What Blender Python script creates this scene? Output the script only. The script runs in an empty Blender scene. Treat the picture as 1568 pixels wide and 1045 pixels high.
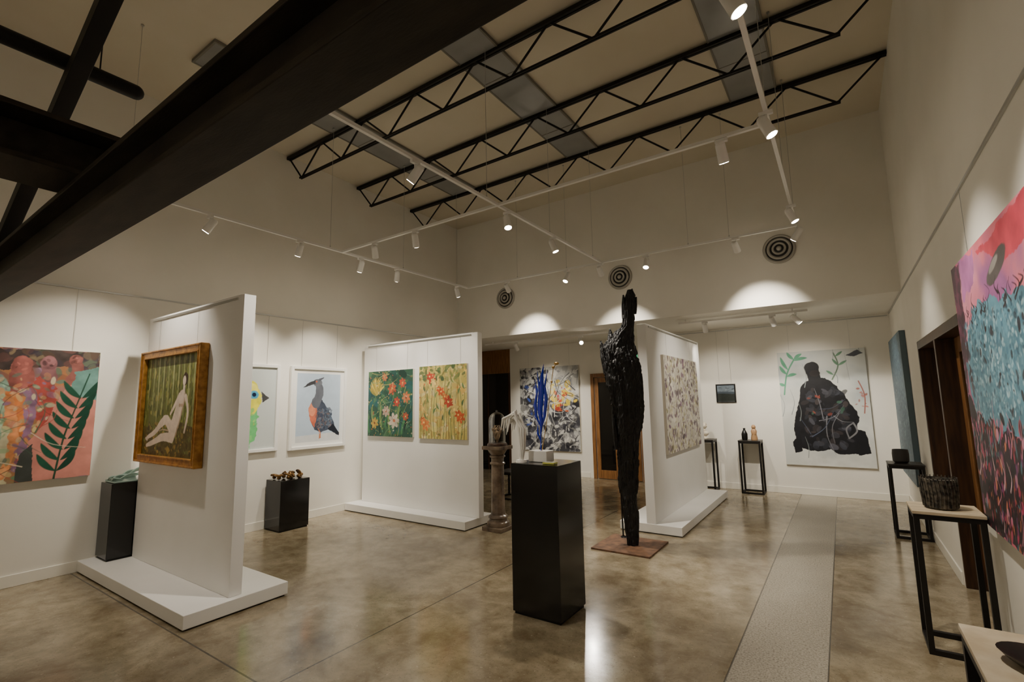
import bpy, bmesh, math, random
import numpy as np
from mathutils import Vector, Matrix
random.seed(7)
S=bpy.context.scene
COL=S.collection
# ------------------------------------------------------------------ helpers
def lin(c):
    return tuple((x/255/12.92) if x/255<=0.04045 else ((x/255+0.055)/1.055)**2.4 for x in c)
def newmat(name,col=(200,200,200),rough=.6,metal=0.,spec=.5,**kw):
    m=bpy.data.materials.new(name);m.use_nodes=True
    b=m.node_tree.nodes['Principled BSDF']
    b.inputs['Base Color'].default_value=(*lin(col),1)
    b.inputs['Roughness'].default_value=rough
    b.inputs['Metallic'].default_value=metal
    b.inputs['Specular IOR Level'].default_value=spec
    for k,v in kw.items(): b.inputs[k.replace('_',' ')].default_value=v
    return m
def nd(m,t,**kw):
    n=m.node_tree.nodes.new(t)
    for k,v in kw.items(): setattr(n,k,v)
    return n
def lk(m,a,b): m.node_tree.links.new(a,b)
def noisy(m,c1,c2,scale=4,detail=5,bump=0,bscale=None,stretch=(1,1,1),rr=None,lo=.35,hi=.65):
    b=m.node_tree.nodes['Principled BSDF']
    tc=nd(m,'ShaderNodeTexCoord');mp=nd(m,'ShaderNodeMapping');mp.inputs['Scale'].default_value=stretch
    lk(m,tc.outputs['Object'],mp.inputs['Vector'])
    n=nd(m,'ShaderNodeTexNoise');n.inputs['Scale'].default_value=scale;n.inputs['Detail'].default_value=detail
    lk(m,mp.outputs[0],n.inputs['Vector'])
    r=nd(m,'ShaderNodeValToRGB');r.color_ramp.elements[0].position=lo;r.color_ramp.elements[1].position=hi
    r.color_ramp.elements[0].color=(*lin(c1),1);r.color_ramp.elements[1].color=(*lin(c2),1)
    lk(m,n.outputs['Fac'],r.inputs[0]);lk(m,r.outputs[0],b.inputs['Base Color'])
    if bump:
        n2=nd(m,'ShaderNodeTexNoise');n2.inputs['Scale'].default_value=bscale or scale*6;n2.inputs['Detail'].default_value=4
        lk(m,mp.outputs[0],n2.inputs['Vector'])
        bp=nd(m,'ShaderNodeBump');bp.inputs['Strength'].default_value=bump;bp.inputs['Distance'].default_value=.01
        lk(m,n2.outputs['Fac'],bp.inputs['Height']);lk(m,bp.outputs[0],b.inputs['Normal'])
    return m
def emis(name,col,s):
    m=newmat(name,col);b=m.node_tree.nodes['Principled BSDF']
    b.inputs['Emission Color'].default_value=(*lin(col),1);b.inputs['Emission Strength'].default_value=s
    return m
class MB:
    def __init__(s): s.bm=bmesh.new()
    def box(s,x0,x1,y0,y1,z0,z1,rot=None,about=None):
        v=[s.bm.verts.new((x,y,z)) for x in(x0,x1) for y in(y0,y1) for z in(z0,z1)]
        for f in((0,1,3,2),(4,6,7,5),(0,4,5,1),(2,3,7,6),(0,2,6,4),(1,5,7,3)): s.bm.faces.new([v[i] for i in f])
        if rot is not None:
            c=Vector(about or ((x0+x1)/2,(y0+y1)/2,(z0+z1)/2))
            for q in v: q.co=rot@(q.co-c)+c
        return s
    def cyl(s,p0,p1,r0,r1=None,n=16,cap=True):
        if r1 is None:r1=r0
        p0=Vector(p0);p1=Vector(p1);d=(p1-p0).normalized()
        a=d.orthogonal().normalized();b=d.cross(a)
        R=[]
        for p,r in((p0,r0),(p1,r1)):
            R.append([s.bm.verts.new(p+(a*math.cos(t)+b*math.sin(t))*r) for t in [2*math.pi*i/n for i in range(n)]])
        for i in range(n): s.bm.faces.new((R[0][i],R[0][(i+1)%n],R[1][(i+1)%n],R[1][i]))
        if cap: s.bm.faces.new(R[0][::-1]);s.bm.faces.new(R[1])
        return s
    def tube(s,pts,r,n=8):
        pts=[Vector(p) for p in pts];rs=r if isinstance(r,(list,tuple)) else [r]*len(pts)
        R=[];a=None
        for i,p in enumerate(pts):
            d=(pts[min(i+1,len(pts)-1)]-pts[max(i-1,0)]).normalized()
            a=(a-d*a.dot(d)).normalized() if a is not None and (a-d*a.dot(d)).length>1e-5 else d.orthogonal().normalized()
            b=d.cross(a)
            R.append([s.bm.verts.new(p+(a*math.cos(2*math.pi*k/n)+b*math.sin(2*math.pi*k/n))*rs[i]) for k in range(n)])
        for i in range(len(R)-1):
            for k in range(n): s.bm.faces.new((R[i][k],R[i][(k+1)%n],R[i+1][(k+1)%n],R[i+1][k]))
        s.bm.faces.new(R[0][::-1]);s.bm.faces.new(R[-1])
        return s
    def lathe(s,prof,c=(0,0,0),n=32,fn=None):
        R=[]
        for r,z in prof:
            R.append([s.bm.verts.new((c[0]+r*math.cos(2*math.pi*k/n)*(fn(k,z) if fn else 1),c[1]+r*math.sin(2*math.pi*k/n)*(fn(k,z) if fn else 1),c[2]+z)) for k in range(n)])
        for i in range(len(R)-1):
            for k in range(n): s.bm.faces.new((R[i][k],R[i][(k+1)%n],R[i+1][(k+1)%n],R[i+1][k]))
        s.bm.faces.new(R[0][::-1]);s.bm.faces.new(R[-1])
        return s
    def torus(s,c,R,r,rot=None,n=28,m=8,arc=1.):
        rot=rot or Matrix.Identity(3);pts=[]
        N=int(n*arc)+1
        for i in range(N):
            t=2*math.pi*arc*i/(N-1);pts.append(Vector(c)+rot@Vector((R*math.cos(t),R*math.sin(t),0)))
        return s.tube(pts,r,m)
    def blob(s,c,r,rot=None,seg=16):
        rr=(r,r,r) if not isinstance(r,(tuple,list)) else r
        M=Matrix.Translation(c)@(rot.to_4x4() if rot else Matrix.Identity(4))@Matrix.Diagonal((*rr,1))
        bmesh.ops.create_uvsphere(s.bm,u_segments=seg,v_segments=seg//2+2,radius=1,matrix=M);return s
    def done(s,name,mat,parent=None,smooth=False,bevel=0,loc=None,sub=0):
        bmesh.ops.recalc_face_normals(s.bm,faces=s.bm.faces[:])
        me=bpy.data.meshes.new(name);s.bm.to_mesh(me);s.bm.free()
        o=bpy.data.objects.new(name,me);COL.objects.link(o)
        me.materials.append(mat)
        if smooth:
            me.polygons.foreach_set('use_smooth',[True]*len(me.polygons))
            try: me.set_sharp_from_angle(angle=math.radians(40))
            except Exception: pass
        if parent: o.parent=parent
        if loc: o.location=loc
        if bevel:
            b=o.modifiers.new('bev','BEVEL');b.width=bevel;b.segments=2;b.limit_method='ANGLE'
        return o
def empty(name,loc=(0,0,0),rz=0):
    e=bpy.data.objects.new(name,None);e.location=loc;e.rotation_euler=(0,0,rz);e.empty_display_size=.1;COL.objects.link(e);return e
def B(name,mat,*bx,parent=None,bevel=0):
    m=MB()
    for b in bx: m.box(*b)
    return m.done(name,mat,parent,bevel=bevel)
# ------------------------------------------------------------------ constants (metres)
XL,XR,Y1,Y2,ZC,ZB=-6.46,.712,7.513,9.455,5.276,2.875
YB=-3.2
# ------------------------------------------------------------------ materials
M_wall=noisy(newmat('warm_white_wall_paint',rough=.75,spec=.3),(230,226,215),(235,231,221),1.5,3,.04,90)
M_ceil=noisy(newmat('ceiling_board_paint',rough=.85,spec=.2),(208,199,178),(214,205,186),1.2,3)
M_part=noisy(newmat('partition_white_paint',rough=.5,spec=.4),(236,234,229),(240,238,234),2,2,.03,80)
M_base=newmat('baseboard_paint',(234,230,218),.45)
M_black=noisy(newmat('black_steel_paint',rough=.5,spec=.3),(16,14,12),(24,21,18),5,3,.05,60)
M_bbeam=noisy(newmat('dark_steel_beam_paint',rough=.6,spec=.25),(38,34,29),(54,48,40),3,6,.12,30,stretch=(1,4,4))
M_gloss=newmat('black_plinth_laminate',(9,9,11),.14,spec=.6)
M_alu=newmat('brushed_aluminium',(190,190,186),.35,.9)
M_vent=newmat('vent_grey_paint',(172,168,158),.45,.2)
M_white=newmat('white_powder_coat',(235,233,228),.4)
M_lens=emis('lamp_lens',(255,242,220),80)
M_sky=noisy(newmat('grey_skylight_sheet',rough=.3,spec=.6),(128,129,127),(150,150,147),1.3,3)
M_skyf=newmat('skylight_frame_paint',(120,116,106),.6)
M_grille=newmat('vent_dark',(45,43,40),.6)
M_rust=noisy(newmat('rusted_steel',rough=.7),(92,66,48),(130,94,68),14,6,.1,60)
M_timber=noisy(newmat('door_timber',rough=.4),(112,74,36),(150,104,58),6,5,.03,60,stretch=(6,6,.6))
M_dtimber=noisy(newmat('dark_timber',rough=.4),(46,28,18),(74,48,28),6,5,.03,60,stretch=(6,6,.6))
M_dglass=newmat('dark_door_glass',(10,9,8),.06,spec=.8)
M_wood=noisy(newmat('pale_oak_top',rough=.5),(182,164,134),(208,192,164),5,5,0,stretch=(1,8,1))
M_stone=noisy(newmat('travertine_top',rough=.4),(196,178,148),(222,208,182),9,6,.06,40)
# ---- floor
def floor_mat():
    m=newmat('polished_concrete',rough=.2,spec=.6);b=m.node_tree.nodes['Principled BSDF']
    geo=nd(m,'ShaderNodeNewGeometry');sep=nd(m,'ShaderNodeSeparateXYZ');lk(m,geo.outputs['Position'],sep.inputs[0])
    def noise(s,d=5,r=.55,dist=0):
        n=nd(m,'ShaderNodeTexNoise');n.inputs['Scale'].default_value=s;n.inputs['Detail'].default_value=d;n.inputs['Roughness'].default_value=r;n.inputs['Distortion'].default_value=dist
        lk(m,geo.outputs['Position'],n.inputs['Vector']);return n.outputs['Fac']
    def ramp(f,*st):
        r=nd(m,'ShaderNodeValToRGB');e=r.color_ramp.elements
        e[0].position=st[0][0];e[0].color=(*lin(st[0][1]),1);e[1].position=st[-1][0];e[1].color=(*lin(st[-1][1]),1)
        for p,c in st[1:-1]:
            q=e.new(p);q.color=(*lin(c),1)
        lk(m,f,r.inputs[0]);return r.outputs[0]
    def math_(op,a,c):
        n=nd(m,'ShaderNodeMath',operation=op)
        for i,x in enumerate((a,c)):
            if isinstance(x,(int,float)): n.inputs[i].default_value=x
            else: lk(m,x,n.inputs[i])
        return n.outputs[0]
    def mix(f,a,c,bt='MIX'):
        n=nd(m,'ShaderNodeMix',data_type='RGBA',blend_type=bt)
        if isinstance(f,(int,float)): n.inputs[0].default_value=f
        else: lk(m,f,n.inputs[0])
        for i,x in((6,a),(7,c)):
            if isinstance(x,tuple): n.inputs[i].default_value=(*lin(x),1)
            else: lk(m,x,n.inputs[i])
        return n.outputs[2]
    c1=ramp(noise(1.3,8,.66,.5),(.34,(128,114,90)),(.46,(152,139,114)),(.56,(164,152,127)),(.68,(186,174,150)))
    c2=ramp(noise(5,7,.7,.3),(.32,(196,188,174)),(.62,(255,255,255)))
    c=mix(1,c1,c2,'MULTIPLY')
    sp=math_('GREATER_THAN',noise(75,2,.5),.65)
    c=mix(math_('MULTIPLY',sp,.45),c,(84,72,56))
    sp2=math_('GREATER_THAN',noise(38,2,.5),.70)
    c=mix(math_('MULTIPLY',sp2,.35),c,(200,190,168))
    st=math_('MULTIPLY',math_('GREATER_THAN',sep.outputs[0],-.694),math_('LESS_THAN',sep.outputs[0],-.205))
    s1=ramp(noise(85,4,.65),(.36,(112,104,90)),(.45,(160,152,136)),(.62,(192,186,172)))
    c=mix(math_('MULTIPLY',st,.85),c,s1)
    def line(o,v,w):
        return math_('LESS_THAN',math_('ABSOLUTE',math_('SUBTRACT',sep.outputs[o],v),0),w)
    jn=math_('MAXIMUM',line(0,-.694,.005),line(0,-.205,.004))
    jn=math_('MAXIMUM',jn,line(0,-2.86,.006))
    jn=math_('MAXIMUM',jn,math_('MULTIPLY',line(1,1.65,.006),math_('LESS_THAN',sep.outputs[0],-2.86)))
    c=mix(math_('MULTIPLY',jn,.8),c,(46,40,32))
    lk(m,c,b.inputs['Base Color'])
    r=ramp(noise(1.6,5),(.3,(88,88,88)),(.7,(132,132,132)))
    rr=math_('ADD',r,math_('MULTIPLY',st,.2));lk(m,rr,b.inputs['Roughness'])
    bp=nd(m,'ShaderNodeBump');bp.inputs['Strength'].default_value=.05;bp.inputs['Distance'].default_value=.01
    lk(m,noise(7,3),bp.inputs['Height']);lk(m,bp.outputs[0],b.inputs['Normal'])
    return m
M_floor=floor_mat()
# ------------------------------------------------------------------ room shell
B('floor',M_floor,(-8.6,XR+.6,YB-.2,Y2+.2,-.12,0))
B('ceiling',M_ceil,(XL-.2,XR+.2,YB-.2,Y1+.25,ZC,ZC+.15))
B('wall_left',M_wall,(XL-.2,XL,YB,Y1,0,ZC))
B('wall_right',M_wall,(XR,XR+.24,YB,4.45,0,ZC),(XR,XR+.24,4.45,6.71,2.16,ZC),(XR,XR+.24,5.6,6.71,0,.55),(XR,XR+.24,6.71,Y2+.2,0,ZC),
  (XR+.24,XR+.3,4.4,6.8,0,2.3))
B('wall_bulkhead',M_wall,(XL-.2,XR,Y1,Y1+.22,ZB,ZC))
B('wall_alcove_side',M_wall,(-8.5,XL-.2,Y1,Y1+.2,0,ZB),(-8.5,-8.3,Y1+.2,Y2+.2,0,ZB))
B('wall_back',M_wall,(-6.5,XR,Y2,Y2+.2,0,ZB),(-8.3,-7.9,Y2,Y2+.2,0,ZB))
B('wall_front',M_wall,(XL-.2,XR+.2,YB-.2,YB,0,ZC))
B('ceiling_alcove',M_wall,(-8.5,XR,Y1+.22,Y2+.2,ZB,ZB+.15))
def bb(name,*bx): B(name,M_base,*bx,bevel=.004)
bb('baseboard_left',(XL,XL+.014,YB,Y1,0,.11))
bb('baseboard_right',(XR-.014,XR,YB,4.4,0,.11),(XR-.014,XR,5.65,Y2-.015,0,.11))
bb('baseboard_back',(-6.5,-4.5,Y2-.014,Y2,0,.11),(-3.2,XR-.015,Y2-.014,Y2,0,.11))
for nm,x0,x1 in(('trim_1',XL,XL+.012),('trim_2',XR-.012,XR)):
    B(nm,M_alu,(x0,x1,YB+.1,Y1-.01 if nm=='trim_1' else Y2-.1,2.852,2.868))
B('trim_3',M_alu,(-3.1,XR-.02,Y2-.012,Y2,2.835,2.851))
for i,x in enumerate((-5.38,-3.12,-.83)):
    g=empty('window_%d'%(i+1),(x+.25,4.1,ZC))
    B('skylight_sheet',M_sky,(-.235,.235,-2.1,2.1,-.03,-.004),parent=g)
    B('skylight_frame',M_skyf,(-.255,-.235,-2.12,2.12,-.035,-.002),(.235,.255,-2.12,2.12,-.035,-.002),(-.235,.235,-2.12,-2.1,-.035,-.002),(-.235,.235,2.1,2.12,-.035,-.002),(-.235,.235,-.006,.006,-.034,-.03),(-.235,.235,1.3,1.31,-.034,-.03),parent=g)
g=empty('door_1',(XR,4.45,0))
B('jambs',M_dtimber,(.0,.2,0.002,.05,0,2.158),(0,.2,.05,2.258,2.08,2.158),(0,.2,2.208,2.258,.552,2.08),(0.001,.2,1.13,1.19,0,2.08),(0,.2,1.19,2.208,.552,.60),parent=g,bevel=.004)
B('door_leaf',M_timber,(.13,.17,.05,.2,0.01,2.08),(.13,.17,1.0,1.13,0.01,2.08),(.13,.17,.2,1.0,.01,.25),(.13,.17,.2,1.0,1.95,2.08),(.13,.17,1.19,1.29,.6,2.08),(.13,.17,2.11,2.208,.6,2.08),parent=g,bevel=.004)
B('door_glass',M_dglass,(.14,.16,.2,1.0,.25,1.95),(.14,.16,1.29,2.11,.6,2.08),parent=g)
m=MB();m.cyl((.13,.13,1.1),(.08,.13,1.1),.012);m.cyl((.08,.13,1.1),(.08,.25,1.1),.01);m.cyl((.13,.13,1.1),(.122,.13,1.1),.028);m.done('lever_handle',M_black,g,True)
g=empty('door_2',(-4.4,Y2,0))
B('frame',M_timber,(0,.07,-.05,0,0,2.17),(1.05,1.12,-.05,0,0,2.17),(.07,1.05,-.05,0,2.09,2.17),parent=g,bevel=.004)
B('leaf',M_timber,(.09,.17,-.04,-.005,0.01,2.08),(.5,.56,-.04,-.005,0.01,2.08),(.57,.63,-.04,-.005,0.01,2.08),(.96,1.03,-.04,-.005,0.01,2.08),(.17,.5,-.04,-.005,.01,.18),(.17,.5,-.04,-.005,1.98,2.08),(.63,.96,-.04,-.005,.01,.18),(.63,.96,-.04,-.005,1.98,2.08),parent=g,bevel=.003)
B('glass',M_dglass,(.17,.5,-.025,-.01,.18,1.98),(.63,.96,-.025,-.01,.18,1.98),parent=g)
m=MB();m.cyl((.53,-.08,.9),(.53,-.08,1.3),.012);m.cyl((.53,-.08,.95),(.53,-.04,.95),.008);m.cyl((.53,-.08,1.25),(.53,-.04,1.25),.008);m.done('pull_handle',M_alu,g,True)
g=empty('door_3',(-7.9,Y2,0))
B('header',M_timber,(0,1.4,.0,.06,2.3,2.87),parent=g)
B('jambs',M_dtimber,(0,.06,0,.12,0,2.3),(1.34,1.4,0,.12,0,2.3),(.68,.72,.05,.1,0,2.3),parent=g)
B('glass_leaf',M_dglass,(.06,.68,.06,.08,0,2.3),(.72,1.34,.06,.08,0,2.3),parent=g)
B('backing',M_black,(0,1.4,.15,.19,0,2.87),parent=g)
g=empty('exit_sign',(-3.5,Y2-.02,2.5))
B('housing',M_white,(-.17,.17,-.03,.018,-.09,.09),parent=g,bevel=.006)
B('panel',emis('exit_green',(20,170,110),1.6),(-.16,.16,-.034,-.03,-.08,.08),parent=g)
B('arrow',emis('exit_white',(240,255,245),1.6),(.02,.12,-.037,-.034,-.01,.01),(-.11,-.05,-.037,-.034,-.055,.055),parent=g)
for x,z in((-5.23,3.61),(-2.89,3.64),(-.55,3.66)):
    g=empty('round_air_vent',(x,Y1,z))
    R90=Matrix.Rotation(math.pi/2,3,'X')
    m=MB();
    for R,r,y in((.188,.02,-.018),(.135,.02,-.03),(.075,.016,-.045)): m.torus((0,y,0),R,r,R90,40,8)
    m.blob((0,-.055,0),(.034,.02,.034));m.done('rings',M_vent,g,True)
    m=MB();m.cyl((0,-.004,0),(0,-.014,0),.185,n=40);
    m.done('throat',M_grille,g)
    m=MB();m.cyl((0,-.014,0),(0,-.04,0),.09,.055,n=32);m.done('nozzle',M_grille,g,True)
# ------------------------------------------------------------------ roof steel
for y in(6.17,4.95,3.71):
    g=empty('roof_truss',(0,y,0));zt,zb=ZC-.045,4.84
    B('top_chord',M_black,(XL+.005,XR-.005,-.03,-.006,zt-.022,zt+.022),(XL+.005,XR-.005,.006,.03,zt-.022,zt+.022),parent=g)
    nb=8;bx=[-6.10+i*(6.34/7) for i in range(nb)];tx=[XL+.03]+[(bx[i]+bx[i+1])/2 for i in range(7)]+[XR-.03]
    m=MB();m.box(bx[0]-.03,bx[-1]+.03,-.02,-.006,zb-.012,zb+.012);m.box(bx[0]-.03,bx[-1]+.03,.006,.02,zb-.012,zb+.012);m.done('bottom_chord',M_black,g)
    m=MB()
    for i in range(nb):
        m.cyl((tx[i],0,zt),(bx[i],0,zb),.012,n=8);m.cyl((bx[i],0,zb),(tx[i+1],0,zt),.012,n=8)
    m.done('web_rods',M_black,g,True)
def ibeam_x(m,x0,x1,yc,w,z0,h,tf=.03,tw=.03):
    m.box(x0,x1,yc-w/2,yc+w/2,z0,z0+tf);m.box(x0,x1,yc-w/2,yc+w/2,z0+h-tf,z0+h);m.box(x0,x1,yc-tw/2,yc+tw/2,z0+tf,z0+h-tf)
g=empty('steel_tie_beam',(0,.845,2.62))
m=MB();ibeam_x(m,XL+.003,XR-.003,0,.21,0,.28);m.done('i_section',M_bbeam,g,bevel=.004)
g=empty('steel_cross_beam',(-3.6,.95,2.903))
m=MB();m.box(-.2,.2,-4.1,0,0,.03);m.box(-.2,.2,-4.1,0,.27,.3);m.box(-.02,.02,-4.1,0,.03,.27);m.box(.02,.19,-.03,-.015,.03,.27);m.box(-.19,-.02,-.03,-.015,.03,.27);m.done('i_section',M_bbeam,g,bevel=.004)
g=empty('roof_rafter',(0,.845,0))
m=MB();a=math.atan2(1.13,2.39)
L=5.2;x0,z0=-6.10,2.97
m.box(-.0,L,-.05,.05,-.055,.055)
o=m.done('sloping_member',M_black,g,bevel=.004);o.location=(x0,0,z0);o.rotation_euler=(0,-a,0)
g=empty('black_roof_purlin',(-4.3,0,4.03))
m=MB();m.cyl((0,1.22,0),(0,YB+.02,0),.055,n=20);m.blob((0,1.22,0),.055);m.done('tube',M_black,g,True)
m=MB();m.cyl((0,1.0,.05),(0,1.0,ZC-4.03),.005,n=8);m.cyl((0,-.6,.05),(0,-.6,ZC-4.03),.005,n=8);m.done('hangers',M_black,g)
# ------------------------------------------------------------------ lighting track + spots
ZT=3.6
XC,XA,XB_,YE,YD=-5.25,-2.73,-.27,3.8,6.37
g=empty('suspended_lighting_track',(0,0,ZT))
t=.014
B('rail_run_side',M_white,(XC-t,XC+t,1.3,YD,-t,t),parent=g)
B('rail_run_centre',M_white,(XA-t,XA+t,1.25,YD,-t,t),parent=g)
B('rail_run_right',M_white,(XB_-t,XB_+t,1.25,YD,-t,t),parent=g)
B('rail_cross_near',M_white,(XC,XB_,YE-t,YE+t,-t*.9,t*.9),parent=g)
B('rail_cross_far',M_white,(XC,XB_,YD-t,YD+t,-t*.9,t*.9),parent=g)
def wire(x,y,z0,z1):
    m=MB();m.cyl((0,0,0),(0,0,z1-z0),.0022,n=6);m.cyl((0,0,0),(0,0,.02),.007,n=8);m.cyl((0,0,z1-z0-.012),(0,0,z1-z0),.014,n=12)
    m.done('track_suspension_wire',M_alu,None,loc=(x,y,z0))
for x in(XC,XA,XB_):
    for y in(1.5,3.62,4.87,6.08): wire(x,y,ZT+t+.001,ZC-(.037 if x==XC and y>1.9 else .002))
for x in(-4.2,-3.3,-1.5,-1.0): wire(x,YD,ZT+t+.001,ZC-.002)
LCOL=(1,.915,.79)
K=1.45
def spot(x,y,zr,tgt,P=110,cone=66,blend=.9,drop=.12,col=LCOL,lit=True):
    g=empty('track_spotlight',(x,y,zr-.016))
    h=Vector((0,0,-drop));d=(Vector(tgt)-(Vector((x,y,zr-.02))+h)).normalized()
    m=MB();m.box(-.045,.045,-.014,.014,-.026,-.001) if abs(d.x)<.5 else m.box(-.014,.014,-.045,.045,-.026,-.001)
    m.cyl((0,0,-.026),h,.008,n=10);m.done('adaptor_arm',M_white,g)
    m=MB();m.cyl(h-d*.07,h+d*.068,.036,.04,n=24);m.cyl(h-d*.09,h-d*.07,.026,.036,n=24);m.done('housing',M_white,g,True)
    m=MB();m.cyl(h+d*.0685,h+d*.071,.033,n=24);m.done('lens',M_lens if lit else M_grille,g)
    if lit:
        L=bpy.data.lights.new('lamp','SPOT');L.energy=P*K;L.color=col;L.spot_size=math.radians(cone);L.spot_blend=blend;L.shadow_soft_size=.035
        o=bpy.data.objects.new('lamp',L);COL.objects.link(o);o.parent=g;o.location=h+d*.09
        o.rotation_euler=d.to_track_quat('-Z','Y').to_euler()
spot(XC,2.2,ZT,(XL,1.25,1.3),135)
spot(XC,1.4,ZT,(-5.35,2.04,1.45),90,78)
spot(XC,3.2,ZT,(XL,3.3,1.4),125)
spot(XC,4.1,ZT,(XL,4.35,1.4),125)
spot(XC,4.75,ZT,(XL,5.6,1.3),70)
spot(XC,6.1,ZT,(-5.6,7.6,.8),60,60)
spot(-4.6,YE,ZT,(-5.7,5.08,1.5),105)
spot(-3.9,YE,ZT,(-4.7,5.08,1.4),105)
spot(XA,2.65,ZT,(-4.9,2.1,.9),120,72)
spot(XA,3.97,ZT,(-2.0,3.45,.9),95,64)
spot(XA,4.95,ZT,(-2.1,5.3,1.5),160,60)
spot(XA,1.6,ZT,(-2.4,2.8,.2),80,74)
spot(XB_,3.6,ZT,(.71,3.6,1.2),110)
spot(XB_,2.3,ZT,(.71,2.6,1.2),110)
spot(-.6,YE,ZT,(-.4,5.6,.3),110,70)
spot(XB_,5.6,ZT,(.71,5.6,1.1),55)
spot(XB_,6.3,ZT,(-1.97,7.3,1.4),130,60)
spot(-.93,YD,ZT,(-.55,9.45,1.2),220,56,.9)
spot(-2.07,YD,ZT,(-2.05,5.4,1.4),100,56)
spot(XA-.02,YD,ZT,(-3.0,9.4,.9),140,58,.8)
spot(-3.3,YD,ZT,(-3.75,5.2,1.2),60,50)
spot(-4.4,YD,ZT,(-4.9,9.45,1.2),170,56,.85)
g=empty('alcove_lighting_track',(0,0,ZB-.05))
B('rail_a',M_white,(-2.1,-.3,7.93,7.965,-.015,.015),(-2.0,-1.98,7.94,7.955,.015,.05),(-.5,-.48,7.94,7.955,.015,.05),parent=g)
B('rail_b',M_white,(-6.2,-3.4,8.08,8.115,-.015,.015),(-6,-5.98,8.09,8.105,.015,.05),(-3.7,-3.68,8.09,8.105,.015,.05),parent=g)
spot(-.75,7.95,ZB-.05,(-.45,9.45,1.3),60,84,.9,.1)
spot(-.45,7.95,ZB-.05,(.71,8.5,1.4),30,80,.9,.1)
spot(-1.7,7.95,ZB-.05,(-1.8,9.45,1.3),50,84,.9,.1)
spot(-3.95,8.1,ZB-.05,(-2.2,5.6,.9),60,80,.9,.1)
spot(-5.4,8.1,ZB-.05,(-5.4,9.45,1.2),60,84,.9,.1)
for x in(-5,-2.7,-.6):
    spot(x,-1.2,ZT,(x+.2,-3.1,1.5),120,90)
g=empty('rear_lighting_track',(0,0,ZT));B('rail',M_white,(-5.3,-.3,-1.214,-1.186,-.014,.014),parent=g)
wire(-5,-1.2,ZT+t+.001,ZC-.002);wire(-.6,-1.2,ZT+t+.001,ZC-.002)
# ------------------------------------------------------------------ partitions
def partition(x0,x1,y0,y1,px0,px1,py0,py1,axis):
    g=empty('partition_wall',((x0+x1)/2,(y0+y1)/2,0));cx,cy=(x0+x1)/2,(y0+y1)/2
    B('platform',M_part,(px0-cx,px1-cx,py0-cy,py1-cy,.012,.112),parent=g,bevel=.004)
    B('shadow_gap',M_grille,(px0-cx+.02,px1-cx-.02,py0-cy+.02,py1-cy-.02,0,.012),parent=g)
    B('panel',M_part,(x0-cx,x1-cx,y0-cy,y1-cy,.113,2.56),parent=g,bevel=.003)
    if axis=='x': B('hanging_rail',M_alu,(x0-cx+.1,x1-cx-.1,y0-cy-.01,y0-cy,2.52,2.54),(x0-cx+.1,x1-cx-.1,y0-cy+.03,y0-cy+.045,2.56,2.575),parent=g)
    else: B('hanging_rail',M_alu,(x1-cx,x1-cx+.01,y0-cy+.1,y1-cy-.1,2.52,2.54),parent=g)
partition(-6.10,-4.12,2.03,2.13,-6.44,-4.06,1.69,2.49,'x')
partition(-6.36,-4.02,5.08,5.18,-6.44,-4.05,4.83,5.42,'x')
partition(-2.09,-1.976,5.91,8.6,-2.43,-1.67,5.9,8.6,'y')
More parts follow.
